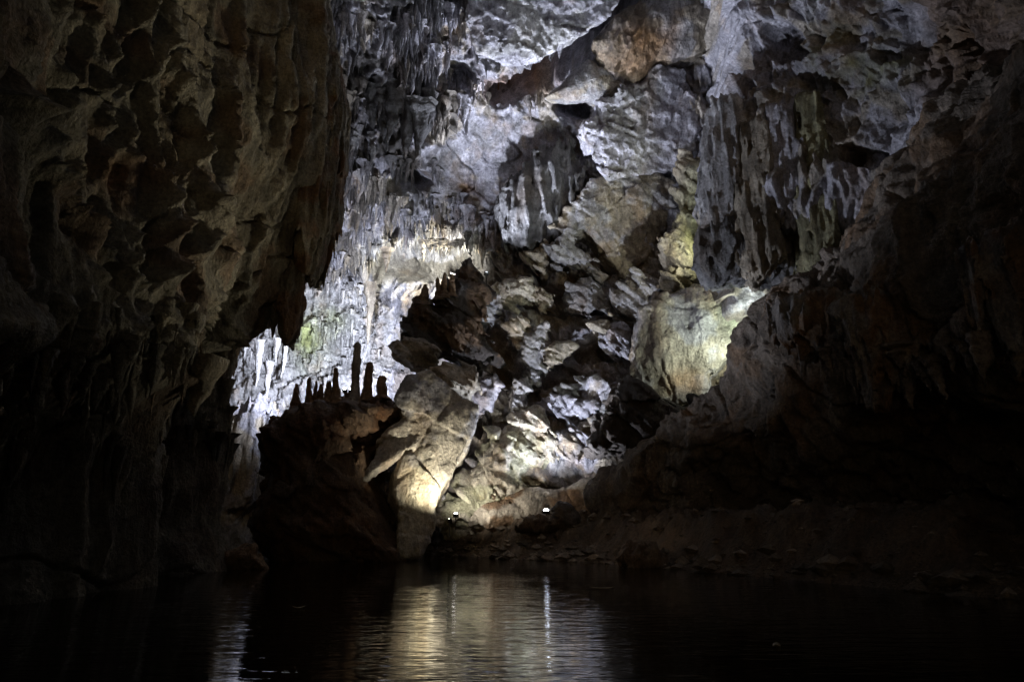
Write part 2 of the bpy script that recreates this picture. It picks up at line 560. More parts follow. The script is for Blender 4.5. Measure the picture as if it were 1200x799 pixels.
# ---- back wall and sloping back roof
cols = [190, 290, 390, 470, 550, 640, 720, 800, 880, 980, 1080]
rows = {-260: [17, 17, 17, 18, 19, 19, 19, 19, 19, 18, 17],
        -130: [26, 26, 27, 28, 29, 29, 29, 29, 29, 28, 27],
        -40: [30, 30, 31, 32, 33, 33, 33, 33, 32, 31, 30],
        40: [33, 33, 34, 35, 36, 36, 36, 36, 35, 33, 32],
        120: [36, 37, 37, 38, 39, 40, 39, 38, 37, 36, 35],
        200: [40, 41, 40, 40, 42, 42, 41, 40, 39, 38, 37],
        260: [43, 44, 43, 43, 43, 43, 42, 41, 41, 40, 39],
        320: [46, 47, 47, 47, 46, 43, 42, 41, 41, 41, 40],
        380: [48, 49, 49, 48, 44, 42, 41, 41, 41, 41, 40],
        440: [48, 49, 49, 47, 42, 41, 40, 40, 40, 40, 40],
        500: [47, 47, 46, 43, 40, 40, 39, 39, 39, 39, 39],
        560: [46, 45, 43, 40, 39, 39, 38.5, 38, 38, 38, 38],
        620: [44, 43, 41, 39, 38.5, 38.5, 38, 38, 38, 38, 38],
        690: [43, 42, 41, 39, 38.5, 38.5, 38, 38, 38, 38, 38]}
ctrl = [[(c, r, y) for c, y in zip(cols, ys)] for r, ys in rows.items()]
NR, NC = 560, 620
p, u, v, n = sheet_points(ctrl, NR, NC)
panel = zone(u, v, [(510, 150), (555, 125), (640, 128), (660, 170), (600, 240), (565, 250), (505, 235)], 14)
rub = zone(u, v, [(560, 300), (640, 270), (760, 250), (780, 330), (760, 500), (740, 610), (520, 620), (540, 520), (560, 420), (555, 350)], 25)
alc = zone(u, v, [(262, 320), (420, 330), (470, 380), (450, 470), (330, 480), (262, 480)], 20)
drip = np.clip(1 - panel - rub - .4 * alc, 0, 1)
d = 1.1 * fbm(p, 6, 4, seed=31) * (1 - .8 * panel)
d += drip * (.55 * ridged(p, 1.5, 3, .55, 33, (1, 1, 2.6)) - .3)
d += drip * .22 * ridged(p, .55, 3, .6, 35, (1, 1, 2.4))
d += alc * (.45 * ridged(p, 1.1, 4, .6, 36, (1, 1, 1.7)) + .3 * facets(p, 1.6, 37, .8))
fw = np.clip(rub + .35 * (1 - panel) * (v < 330), 0, 1)
d += fw * (1.4 * facets(p, 3.0, 41, .9, (1.7, 1.2, .6), rotm('Y', .67)) + .4 * facets(p, 1.2, 43, .9, (1.7, 1.2, .6), rotm('Y', .8)))
d += rub * .15 * ridged(p, .8, 3, .6, 47, (1, 1, 1.5))
d += panel * (.25 * facets(p, 2.6, 45, .35, (1.6, 1.6, .7), rotm('Y', .6)))
d += .10 * fbm(p, .5, 4, .6, 49) - .3 * sm(ridged(p, 2.4, 1, .5, 46, (1.6, 1, .7)), .93, .99) * (.4 + .6 * panel)
# hollows
for cx, cy, rx, ry, dep in ((480, 212, 27, 13, 3.5), (677, 127, 26, 12, 3.5), (498, 305, 58, 24, 4.2), (405, 240, 14, 12, 1.5), (640, 352, 48, 16, 2.6),
                            (700, 408, 28, 16, 2.4), (590, 420, 26, 30, 2.5), (665, 445, 50, 10, 1.6), (520, 90, 34, 20, 1.5), (605, 20, 10, 16, 1.),
                            (650, 225, 30, 35, 1.2), (560, 470, 12, 40, 2.)):
    rr = ((u - cx) / rx) ** 2 + ((v - cy) / ry) ** 2
    d -= dep * sm(-rr - .35 * fbm(p, 1.5, 3, seed=51), -1.35, -.75)
d -= 4.5 * sm(ridge_line(u + 8 * fbm(p, 2, 3, seed=53), v, [(585, 112), (640, 88), (690, 50), (730, 15), (760, -30)], 17), .35, .75)
p2 = p + n * d[:, None]
tint = np.tile(LAV, (len(p), 1))
wn_ = fbm(p, 2.5, 5, .6, 61)
tint = mixc(tint, TAN, sm(wn_, .05, .4) * .8)
tint = mixc(tint, GREY * .55, sm(-wn_, .1, .45) * .7)
tint = mixc(tint, WHITE, np.clip(alc + zone(u, v, [(430, 290), (560, 270), (560, 330), (430, 340)], 20), 0, 1))
for cx, cy, rx, ry, c, a in ((365, 395, 22, 34, ALGAE, .95), (395, 375, 18, 12, ALGAE, .6), (500, 295, 50, 12, np.array([.66, .62, .36]), .9),
                             (545, 218, 14, 8, BROWN, .9), (610, 100, 40, 12, ORANGE, .8), (600, 510, 50, 40, PALE, .8), (820, 280, 22, 50, ALGAE, .7)):
    tint = mixc(tint, c, a * blob(u, v, cx, cy, rx, ry) * (1 + .8 * fbm(p, 1.2, 4, seed=63)))
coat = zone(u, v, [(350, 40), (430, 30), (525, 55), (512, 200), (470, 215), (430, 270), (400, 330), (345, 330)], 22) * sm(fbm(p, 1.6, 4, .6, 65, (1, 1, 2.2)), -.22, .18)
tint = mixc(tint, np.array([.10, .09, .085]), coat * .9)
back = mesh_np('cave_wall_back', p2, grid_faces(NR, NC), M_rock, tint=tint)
tag(back, 'lit back wall and sloping roof of the cave chamber', kind='structure')
BK = (p2.reshape(NR, NC, 3), u, v, n)

# small dripstones covering the roof of the chamber: far too many to count
def fringe(name, parent, pts, dens, count, lmin, lmax, rmul, tint, seed, mat):
    r_ = np.random.default_rng(seed)
    w = np.clip(dens, 0, None); idx = r_.choice(len(pts), count, p=w / w.sum())
    b = pts[idx] + r_.normal(0, .08, (count, 3)); L_ = lmin + (lmax - lmin) * r_.random(count) ** 2.2
    b[:, 2] += .25
    v_, f_ = cones(b, L_ + .3, rmul * (.05 + .085 * L_) * np.exp(.45 * r_.standard_normal(count)), seed, bend=.2)
    tn = np.repeat(tint[idx] * r_.uniform(.5, 1.5, (count, 1)) ** 1.3, 42, 0)
    o = mesh_np(name, v_, f_, mat, parent, tn)
    o['kind'] = 'stuff'
    return o
dens = np.clip(drip, 0, 1) * (sm(-v, -330, -250) + .0) * (u > 320) * (u < 660) * sm(fbm(p, 3, 3, seed=71), -.15, .25)
dens = dens * (1 + 2 * zone(u, v, [(380, 0), (560, 0), (540, 120), (500, 190), (400, 200), (370, 100)], 15))
fringe('stalactite_fringe', back, p2, dens, 4200, .25, 1.7, 1., tint, 72, M_rock)
d2_ = zone(u, v, [(340, 250), (560, 240), (560, 300), (440, 310), (345, 330)], 15) * sm(fbm(p, 2, 3, seed=73), -.2, .2)
fringe('stalactite_fringe', back, p2, d2_, 1500, .2, 1.1, 1., tint, 74, M_rock)
d3_ = zone(u, v, [(262, 330), (440, 330), (450, 420), (262, 450)], 10) * sm(fbm(p, 1.5, 3, seed=75), -.2, .2)
fringe('stalactite_fringe', back, p2, d3_, 800, .15, 1.0, 1., tint, 76, M_rock)
d4_ = zone(u, v, [(800, -40), (1000, -40), (1000, 110), (820, 120)], 15) * sm(fbm(p, 2, 3, seed=77), -.1, .2)

# ---- left wall
def lw(py, edge, Ye, back_px, zlow=None):
    return [('w', -11.5, -8, P(0, py, 11)[2]), ('w', -9.6, 1, P(0, py, 11)[2]), (-90, py, 8), (20, py, 11.5), (120, py, 15), (210, py, 18.5),
            (edge - 60, py, Ye - 3.2), (edge - 16, py, Ye - 1.2), (edge, py, Ye + .8), (edge - 12, py, Ye + 3.5), (back_px, py, Ye + 9)]
L_rows = [lw(-170, 372, 26, 330), lw(-60, 374, 26, 335), lw(40, 372, 26, 335), lw(120, 372, 26, 335), lw(200, 358, 26, 325), lw(270, 338, 26, 305), lw(330, 318, 26, 285),
          lw(380, 280, 26, 260), lw(420, 256, 26, 240), lw(490, 246, 25.5, 235), lw(560, 240, 25, 230), lw(620, 234, 25, 225), lw(680, 246, 25, 225), lw(760, 246, 25, 225)]
p, u, v, n = sheet_points(L_rows, 520, 400)
# the lower half recedes under an overhang
under = sm(v, 380, 560)
p = p + under[:, None] * np.array([-2.2, 0, 0]) * (1 - sm(u, 180, 250))[:, None]
d = .6 * fbm(p, 5, 3, .42, seed=81, stretch=(1, 1, 2)) + .07 * fbm(p, .9, 4, .55, 82, (1, 1, 3)) - .2 * sm(ridged(p, 3.4, 1, .5, 79), .9, .99)
d += .42 * ridged(p, 2.2, 2, .45, 83, (1, 1, 8)) + .2 * ridged(p, .75, 2, .5, 84, (1, 1, 11)) + .05 * fbm(p, .3, 4, .6, 85)
d += sm(u, 250, 340) * .22 * ridged(p, .9, 2, .5, 86, (1, 1, 9))
wu, wv_ = u + 5 * fbm(p, 1.6, 3, seed=87), v + 5 * fbm(p, 1.6, 3, seed=88)
FOLDS = [([(92, -60), (95, 0), (100, 40), (98, 60), (108, 115), (118, 150)], 7, .8), ([(170, -50), (160, 0), (150, 35), (130, 62), (115, 78), (108, 112)], 7, .8),
         ([(176, -20), (184, 20), (186, 45), (174, 58), (162, 85), (126, 120)], 7, .7), ([(178, 55), (180, 90), (195, 120), (200, 160), (205, 200), (212, 235), (216, 258)], 7, 1.1),
         ([(202, 190), (175, 230), (150, 265), (125, 305)], 6, .7), ([(212, 240), (190, 265), (160, 290), (128, 312)], 7, .8),
         ([(224, 262), (206, 300), (176, 320), (155, 345), (142, 375), (118, 398)], 7, .9), ([(-20, 110), (10, 150), (30, 200), (65, 232), (85, 265), (105, 300), (130, 340), (146, 352)], 7, 1.0),
         ([(20, -30), (32, 20), (60, 80), (78, 130), (88, 165)], 8, .8), ([(252, 110), (250, 140), (247, 170), (235, 205), (225, 240), (232, 270), (240, 290), (230, 325), (222, 350), (236, 390), (228, 430)], 8, 1.0),
         ([(345, -40), (358, 40), (346, 110), (335, 160), (320, 200), (300, 240), (290, 290), (272, 340), (262, 385)], 9, .9), ([(272, -40), (266, 70), (280, 150), (298, 200)], 8, .6),
         ([(305, -20), (318, 60), (322, 110), (305, 190)], 8, .6), ([(150, 120), (142, 160), (120, 190), (112, 225)], 7, .6), ([(60, 290), (75, 330), (100, 370), (110, 410)], 8, .7),
         ([(225, -40), (222, 30), (232, 90), (228, 130)], 8, .5), ([(128, 175), (150, 195), (165, 215)], 6, .5), ([(190, 330), (200, 370), (195, 410), (205, 450)], 7, .7), ([(20, 330), (45, 370), (60, 420)], 8, .7)]
for pts, wd, ht in FOLDS:
    dist = np.sqrt(-np.log(np.maximum(ridge_line(wu, wv_, pts, wd * 2), 1e-30))) * 2          # distance in fold widths
    d += .5 * ht * np.exp(-dist ** 1.2) * (1.05 + .5 * fbm(p, .8, 3, .6, seed=89))
d -= 1.2 * blob(u, v, 267, 240, 14, 45) + .6 * blob(u, v, 60, 170, 20, 26) + .5 * blob(u, v, 60, 270, 22, 40) * (u < 70)
p2 = p + n * d[:, None]
tint = np.tile(OLIVE, (len(p), 1))
tint = mixc(tint, np.array([.38, .34, .25]), sm(d, .2, 1.1) * .8)  # folds tinted paler by height, so shade of the hollows sits in the colour
tint = mixc(tint, BROWN, sm(fbm(p, 2.4, 4, seed=91), .05, .4) * .7)
tint = mixc(tint, ORANGE * .7, blob(u, v, 140, 205, 30, 25) * .8)
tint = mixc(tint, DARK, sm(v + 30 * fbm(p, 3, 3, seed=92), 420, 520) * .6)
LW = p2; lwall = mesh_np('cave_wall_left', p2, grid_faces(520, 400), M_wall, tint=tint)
tag(lwall, 'dark ridged limestone wall overhanging the left of the river', kind='structure')
dens = zone(u, v, [(0, 380), (240, 380), (262, 430), (255, 540), (0, 560)], 20) * sm(fbm(p, 1.2, 3, seed=93), .0, .3)
fringe('stalactite_fringe', lwall, p2, dens, 420, .25, 1.3, 1.1, tint, 94, M_wall)

# ---- upper right wall
cols = [790, 840, 900, 970, 1050, 1130, 1230]
rows = {-140: [30, 29, 28, 26, 23, 20, 17], -40: [32, 31, 29, 27, 24, 21, 18], 40: [33, 32, 30, 27.5, 25, 22, 19], 110: [34, 32, 30, 28, 25, 22, 19.5],
        180: [35, 32, 29.5, 28, 25.5, 22, 19.5], 240: [36, 32, 29.5, 28, 26, 23, 20], 300: [37, 33, 31, 30, 28, 25, 22], 370: [38, 35, 34, 33, 31, 29, 26]}
ctrl = [[(c, r, y) for c, y in zip(cols, ys)] + [('w', 10.5 + 1.5, 4, P(1200, r, 17)[2]), ('w', 12, -8, P(1200, r, 17)[2])] for r, ys in rows.items()]
p, u, v, n = sheet_points(ctrl, 380, 430)
edge = sm(u + 14 * fbm(p, 2, 3, seed=100), 842, 876)
d = .8 * fbm(p, 4.5, 4, seed=101) + .5 * ridged(p, 1.7, 3, .55, 103, (1, 1, 1.5)) + .15 * ridged(p, .6, 3, .6, 105, (1, 1, 2.5)) + .07 * fbm(p, .35, 4, .6, 106)
d += .5 * facets(p, 2.0, 107, .8, rot=rotm('Y', .7)) * sm(v, 150, 60)
d += sm(-u, -1000, -940) * sm(v, 90, 130) * .35 * ridged(p, 1.0, 2, .5, 108, (1, 1, 8))
for cx, cy, rx, ry, dep in ((925, 55, 22, 26, 1.6), (950, 70, 12, 10, 1.2), (858, 75, 22, 20, 2.0), (880, 110, 10, 14, 1.4), (1030, 190, 34, 14, .9), (1045, 70, 14, 10, .7), (1000, 190, 10, 12, .6)):
    rr = ((u - cx) / rx) ** 2 + ((v - cy) / ry) ** 2
    d -= dep * sm(-rr - .4 * fbm(p, 1.2, 3, seed=109), -1.4, -.7)
p2 = p + n * d[:, None] + (1 - edge)[:, None] * np.array([1.0, 9, 0])
tint = mixc(np.tile(LAV * .9, (len(p), 1)), TAN * .8, sm(fbm(p, 1.8, 4, seed=111), .05, .35) * .8)
tint = mixc(tint, np.array([.22, .22, .11]), np.clip(blob(u, v, 980, 60, 25, 50) + blob(u, v, 1050, 80, 40, 25) + blob(u, v, 1010, 100, 20, 20), 0, 1) * (.5 + .9 * fbm(p, 1.2, 4, seed=113)))
tint = mixc(tint, BROWN * .7, sm(u - .4 * v + 60 * fbm(p, 3, 4, seed=114), 1030, 1110) * .8)
urw = mesh_np('cave_wall_upper_right', p2, grid_faces(380, 430), M_rock, tint=tint)
tag(urw, 'knobbly grey and mossy upper right wall of the cave', kind='structure')

# ---- lower right wall, nearer than everything behind it
def rw(t, e0, e1, Y0, Y1):
    return None
ctrl = []
prof = [  # (edge px, edge py, Y edge)  going down the left rim of the wall
    (1250, 40, 15), (1120, 120, 21), (1015, 262, 24), (930, 330, 26), (900, 366, 27), (860, 440, 28.5), (775, 498, 30.5), (735, 560, 33), (705, 606, 35), (700, 690, 35)]
for (ex, ey, Ye) in prof:
    z = P(ex, ey, Ye)
    row = [(ex + 130, ey + 40, Ye + 8), (ex + 40, ey + 14, Ye + 3), (ex, ey, Ye), (ex + 20, ey + 6, Ye - 1.6)]
    # continue along the wall towards the camera, keeping height
    e = P(ex + 20, ey + 6, Ye - 1.6)
    for tq in (.2, .4, .65, .85, 1.15):
        xt = 9.8 + 6.5 * float(1 - sm(e[2], 2, 9)) * (1 - .6 * tq)
        q = e + (np.array([xt, 0, 0]) - e) * np.array([min(1, tq * (1.25 + 1.2 * float(1 - sm(e[2], 2, 9)))), 0, 0])
        q[1] = e[1] + (2 - e[1]) * tq
        q[0] += 1.2 * math.sin(tq * 3)
        row.append(('w', *q))
    ctrl.append(row)
p, u, v, n = sheet_points(ctrl, 460, 460)
d = .8 * fbm(p, 5, 4, seed=121) + .22 * ridged(p, 1.3, 3, .5, 123, (1, 1, 2)) + .06 * fbm(p, .3, 4, .6, 125) + .16 * ridged(p, .55, 2, .6, 126, (1, 1, 8)) * sm(fbm(p, 4, 2, seed=129), -.1, .2)
d += .55 * facets(p, 2.8, 130, .9, (1.5, 1.5, .8), rotm('Y', -.5)) * sm(fbm(p, 5, 2, seed=131), -.2, .2) - .2 * sm(ridged(p, 3.4, 1, .5, 132), .9, .99)
p2 = p + n * d[:, None]
tint = mixc(np.tile(np.array([.23, .19, .155]), (len(p), 1)), BROWN, sm(fbm(p, 2, 4, seed=127), 0, .35) * .7)
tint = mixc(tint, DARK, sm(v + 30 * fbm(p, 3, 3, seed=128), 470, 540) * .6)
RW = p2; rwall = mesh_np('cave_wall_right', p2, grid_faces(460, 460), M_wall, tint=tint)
tag(rwall, 'dark lower wall of the cave rising on the right of the river', kind='structure')
#@@THINGS

# ================================================================== LAMPS
def surf_Y(pts, px, py, r=7):
    """forward distance of the nearest wall surface seen at a pixel"""
    u_, v_ = project(pts)
    m = (np.hypot(u_ - px, v_ - py) < r) & (pts[:, 1] > 4)
    return float(pts[m, 1].min()) if m.any() else 20.

def aim(o, target):
    dvec = Vector(target) - o.location
    o.rotation_euler = dvec.to_track_quat('-Z', 'Y').to_euler()

def box(cx, cy, cz, sx, sy, sz):
    v = np.array([[x, y, z] for x in (-1, 1) for y in (-1, 1) for z in (-1, 1)], float) * np.array([sx, sy, sz]) / 2 + np.array([cx, cy, cz])
    f = np.array([[0, 1, 3, 2], [4, 6, 7, 5], [0, 4, 5, 1], [2, 3, 7, 6], [0, 2, 6, 4], [1, 5, 7, 3]])
    return v, f

def join(parts):
    vs, fs, k = [], [], 0
    for v, f in parts:
        vs.append(v); fs.append(f + k); k += len(v)
    return np.concatenate(vs), np.concatenate(fs)

def floodlight(label, pos, target, watts, color, angle=110, blend=.6, size=.34, glow=1.2, group='floodlights hidden among the rocks', soft=.12, face=None):
    """a housing with cooling fins, a lit glass, a stirrup and a stake; local -Z is where it shines"""
    root = empty('floodlight', pos, label, 'floodlight', group)
    h = size
    stand = mesh_np('stake', *join([box(0, 0, -.3, .05, .05, .62), box(0, 0, -.02, h * 1.25, .04, .03)]), M_metal, root, smooth=False)
    head = empty('head', (0, 0, .02 + h * .45)); head.parent = root
    dvec = Vector(target) - Vector([float(c) for c in pos]) - Vector((0, 0, h * .45))
    hq = (Vector(face) if face else dvec).to_track_quat('-Z', 'Y')
    head.rotation_euler = hq.to_euler()
    body = [box(0, 0, .06, h, h * .72, .1), box(0, h * .36, -.01, h, .025, .06), box(0, -h * .36, -.01, h, .025, .06),
            box(h * .5, 0, -.01, .025, h * .745, .06), box(-h * .5, 0, -.01, .025, h * .745, .06)]
    body += [box(x * h, 0, .14, .02, h * .6, .07) for x in (-.36, -.18, 0, .18, .36)]
    body += [box(s * h * .57, 0, .05, .02, .05, .3) for s in (-1, 1)]
    ho = mesh_np('housing', *join(body), M_metal, head, smooth=False)
    gm = plain('lamp_glass', (.8, .8, .8), .2, 0, color, glow)
    ph_, th_ = np.meshgrid(np.linspace(0, np.pi / 2, 6), np.linspace(0, 2 * np.pi, 17))
    dv_ = np.stack([h * .42 * np.cos(ph_) * np.cos(th_), h * .32 * np.cos(ph_) * np.sin(th_), -.01 - .3 * h * np.sin(ph_)], -1).reshape(-1, 3)
    mesh_np('lens', dv_, grid_faces(17, 6), gm, head)
    ld = bpy.data.lights.new('lamp', 'SPOT'); ld.energy = watts; ld.color = color
    ld.spot_size = R(angle); ld.spot_blend = blend; ld.shadow_soft_size = soft
    lo = bpy.data.objects.new('beam', ld); col.objects.link(lo); lo.parent = head; lo.location = (0, 0, -.2)
    lo.rotation_euler = (hq.inverted() @ dvec.to_track_quat('-Z', 'Y')).to_euler()
    return root

COOL = (.78, .84, 1.0); NEUT = (1, .95, .86); WARM = (1, .88, .62)
q = P(640, 602, 34.0); q[2] = max(q[2], bank_z(q[0], q[1]) + .05)
floodlight('lit floodlight on the mud bank shining up at the rocks', q, P(660, 140, 39), 5000, COOL, 118, .9, .3, 16, face=(0, -.45, 1))
floodlight('small lit floodlight at the foot of the tall standing slab', P(534, 605, 33.4), P(590, 535, 37.4), 650, NEUT, 120, .9, .22, 7, face=(0, -.5, 1))
floodlight('tiny lit floodlight low against the standing slab', P(527, 611, 30.9), P(500, 495, 33.0), 1000, (1, .93, .78), 116, 1, .16, 6, face=(-.4, -.2, 1))
floodlight('left one of the two floodlights among the stalagmites', P(404, 459, 37.2), P(345, 400, 46), 2800, COOL, 130, .7, .22, 80, face=(-.2, -.4, 1))
floodlight('right one of the two floodlights among the stalagmites', P(411, 459, 37.2), P(385, 370, 47), 7500, COOL, 130, .7, .22, 80, face=(.1, -.4, 1))
floodlight('floodlight hidden behind the dark ledge below the bright upper alcove', P(530, 327, 42.6), P(490, 290, 47), 2000, (1, .96, .8), 130, .8)
floodlight('floodlight hidden behind the dark right wall beside the hanging block', P(886, 436, 31.2), P(815, 362, 35.5), 1300, (.9, 1, .86), 130, .8)
floodlight('floodlight behind the central dark ledge aimed at the roof', P(570, 322, 38.9), P(640, 20, 33), 11500, COOL, 118, 1, .22, 1.5)
q = P(286, 650, 26.6); q[2] = .3
floodlight('floodlight behind the small low boulder in the water aimed at the upper right wall', q, P(965, 80, 27), 9500, COOL, 58, .9, .24, 3)
floodlight('floodlight hidden behind the right columns lighting the green-tinged rock', P(839, 297, 32.6), P(812, 250, 36.3), 700, (1, 1, .8), 130, .8, .24)
q = np.array([5.4, 28.0, 0]); q[2] = bank_z(q[0], q[1]) + .1
floodlight('added fill floodlight for the left wall, behind an added boulder on the mud bank', q, P(170, 40, 15), 6000, (1, .92, .72), 56, 1, .26, 3, soft=.5)  # added fill to brighten the left wall, not a lamp of the cave
bu, bv_ = project(q + np.array([0, 0, .25]))
HIDE = [(bu - 26, bv_ + 26), (bu - 28, bv_ + 5), (bu - 15, bv_ - 10), (bu + 9, bv_ - 12), (bu + 24, bv_ + 3), (bu + 28, bv_ + 26)]  # outline of an added boulder that only hides the fill lamp

# ================================================================== ROCKS
SMOOTH = [('facet', 2.4, .3, .7), ('fbm', 2.2, .2), ('facet', .8, .09), ('ridge', .7, .05), ('fbm', .3, .06)]
FLUTED = [('flute', .8, .22, 7), ('fbm', 1.6, .25), ('flute', .35, .08, 6), ('fbm', .35, .05)]
ROUGH = [('slabs', 1.5, .46, .67), ('fbm', 2.4, .18), ('slabs', .6, .18, .8), ('strata', .2, .05, (.6, .1, .78)), ('fbm', .3, .06)]
rock('standing_slab', 'tall pale slab of rock standing at the water, lit from below', 'rock',
     [(464, 462), (476, 440), (504, 434), (528, 450), (560, 474), (556, 503), (541, 530), (530, 558), (508, 594), (511, 611), (494, 650), (470, 650), (470, 600), (461, 575), (464, 550), (484, 517), (441, 518), (443, 505), (468, 486)],
     32.6, PALE * .95, tint2=GREY, tilt=-14, yaw=12, thick=3, k=.2, bulge=.3, style=[('facet', 2.8, .2, .6), ('fbm', 2.4, .14), ('facet', .9, .05), ('fbm', .3, .035)], h=.075, seed=1,
     stains=((490, 575, 20, 40, np.array([.62, .58, .36]), .5),))  # yellow blob paints the lamp's hot spot into the slab colour
rock('rock_shelf', 'thin pointed shelf of rock jutting left from the standing slab', 'rock',
     [(424, 560), (438, 534), (446, 512), (476, 500), (500, 508), (488, 521), (462, 536)], 32.3, PALE * .9, tilt=-40, yaw=5, thick=.5, k=.15, bulge=.05, style=[('facet', 1.6, .12, .6), ('fbm', 1.5, .1), ('fbm', .3, .05)], h=.08, seed=2)
rock('boulder', 'big dark brown boulder at the water left of the standing slab', 'boulder',
     [(296, 505), (330, 482), (365, 470), (430, 466), (462, 474), (452, 500), (434, 520), (436, 560), (455, 600), (468, 640), (478, 668), (320, 668), (298, 645), (287, 612), (292, 585), (312, 555)],
     32, BROWN * .6, tint2=ORANGE * .28, tilt=-12, thick=5, bulge=1.6, k=1.2, style=ROUGH, h=.11, seed=3)
rock('boulder', 'small low boulder in the water left of the big brown boulder', 'boulder',
     [(258, 664), (262, 645), (280, 638), (302, 642), (312, 664)], 25.5, BROWN, thick=1.3, bulge=.5, k=.6, style=SMOOTH, h=.07, seed=4, tilt=-20)
rock('rock_slope', 'pale yellowish rock slope between the standing slab and the low boulder', 'rock',
     [(590, 492), (606, 478), (628, 472), (645, 487), (652, 510), (628, 545), (610, 568), (584, 584), (556, 596), (512, 612), (507, 594), (536, 570), (546, 550), (560, 525), (574, 508)],
     37.4, PALE, tint2=np.array([.5, .48, .34]), tilt=-30, yaw=-10, thick=3, bulge=.8, style=ROUGH, h=.09, seed=5)
rock('boulder', 'long low tan boulder behind the lamp on the mud bank', 'boulder',
     [(544, 612), (552, 596), (594, 584), (606, 577), (666, 572), (732, 558), (732, 575), (712, 612)], 36, TAN, tint2=BROWN, tilt=-25, thick=2.5, bulge=.5, style=SMOOTH, h=.085, seed=6)
rock('boulder', 'rounded grey boulder above the long low tan boulder', 'boulder',
     [(625, 545), (650, 506), (668, 490), (702, 482), (708, 500), (690, 522), (686, 548), (678, 568), (640, 575), (608, 570)], 38, GREY, tint2=TAN, tilt=-10, thick=3, bulge=.7, style=ROUGH, h=.09, seed=7)
rock('hanging_curtain', 'small fluted flowstone curtain hanging in the dark right of the grey boulder', 'flowstone',
     [(680, 539), (697, 536), (744, 529), (751, 541), (744, 553), (716, 564), (700, 557)], 36.8, LAV, tint2=TAN, thick=1, k=.3, bulge=.3, style=FLUTED, h=.07, seed=8)
rock('boulder', 'dark rock mass under the hanging block', 'boulder',  # the mass is unlit; its shade is put into the near-black tint
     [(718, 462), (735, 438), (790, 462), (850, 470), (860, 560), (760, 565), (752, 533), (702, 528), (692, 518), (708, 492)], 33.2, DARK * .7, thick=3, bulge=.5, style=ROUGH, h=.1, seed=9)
rock('hanging_block', 'huge hanging block of rock with a pale green-tinged face', 'rock',
     [(770, 345), (806, 336), (850, 326), (903, 318), (926, 332), (902, 357), (888, 372), (880, 386), (840, 426), (826, 440), (828, 468), (798, 474), (752, 458), (740, 431), (744, 397), (754, 368)],
     35, PALE * .75, tint2=GREY, yaw=-22, tilt=6, thick=3.2, k=.4, bulge=.4, style=[('flute', 1.6, .16, 5), ('facet', 2.6, .16), ('fbm', 1.8, .2), ('flute', .4, .06, 4), ('slabs', .7, .06, .2), ('fbm', .3, .05)], h=.085, seed=10,
     stains=((872, 362, 30, 26, np.array([.34, .42, .28]), .9), (800, 450, 26, 22, BROWN * 1.3, .8), (764, 410, 20, 45, DARK * 1.4, 1.0), (830, 345, 30, 12, BROWN, .5)))  # dark left blob mixes vertical stains with painted shade away from the lamp
rock('rock', 'bright sliver of rock in the gap under the hanging block', 'rock',
     [(836, 432), (860, 405), (884, 384), (900, 395), (880, 440), (850, 445)], 37.6, PALE * 1.1, tilt=-20, thick=1.5, style=SMOOTH, h=.09, seed=11)
rock('rock', 'tan and green rock wedged above the hanging block', 'rock',
     [(770, 284), (792, 266), (800, 235), (790, 200), (800, 180), (822, 186), (834, 215), (838, 250), (830, 294), (844, 317), (796, 328), (772, 326)], 36.6, TAN, yaw=-15, thick=2.5, bulge=.5, style=ROUGH, h=.09, seed=12,
     stains=((820, 265, 24, 70, np.array([.47, .47, .24]), 1.),))
rock('bedded_slab', 'large slab with slanting stripes of bedding under the lavender slab', 'rock',
     [(640, 265), (668, 240), (702, 205), (745, 193), (806, 205), (806, 245), (778, 278), (762, 302), (730, 322), (712, 300), (690, 276), (665, 274)], 40.5, TAN * .9, tint2=GREY, yaw=8, tilt=10, thick=2.5, k=.3, bulge=.4,
     style=[('strata', .2, .1, (.55, .1, .8)), ('facet', 1.8, .28, .8), ('fbm', 1.5, .2), ('facet', .6, .08), ('fbm', .3, .06)], h=.085, seed=13)
rock('roof_slab', 'broad lavender grey slab hanging from the roof, upper centre right', 'rock',
     [(680, 150), (702, 122), (745, 98), (772, 78), (800, 85), (824, 130), (812, 172), (795, 195), (750, 205), (715, 207), (694, 180)], 37.5, LAV, tint2=GREY * .85, yaw=5, tilt=28, thick=2, k=.3, bulge=.25,
     style=[('facet', 2.4, .22, .6), ('slabs', 1.0, .14, .5), ('fbm', 1.2, .28), ('ridge', .5, .05), ('fbm', .3, .08)], h=.085, seed=14)
rock('orange_roof_roll', 'rolled orange brown flowstone bulge on the roof', 'flowstone',
     [(696, 48), (722, 18), (765, -10), (840, -10), (850, 40), (815, 70), (775, 80), (742, 102), (712, 84)], 35.5, TAN * .8, tint2=GREY * .8, stains=((750, 52, 40, 34, np.array([.31, .19, .10]), 1.), (735, 80, 20, 14, BROWN, .6)), tilt=25, thick=2, k=.8, bulge=.9, style=[('strata', .24, .09, (.85, 0, -.5)), ('fbm', 1.5, .22), ('flute', .5, .08, 5), ('fbm', .3, .04)], h=.085, seed=15)
rock('roof_lobe', 'smooth grey lobe of roof rock above the dark hole', 'rock',
     [(640, 112), (660, 92), (690, 68), (712, 78), (742, 100), (722, 118), (700, 124), (690, 116), (655, 116)], 37, GREY, tint2=TAN, tilt=20, thick=1.5, k=.7, bulge=.7, style=[('fbm', 1.5, .15), ('fbm', .4, .05)], h=.085, seed=16)
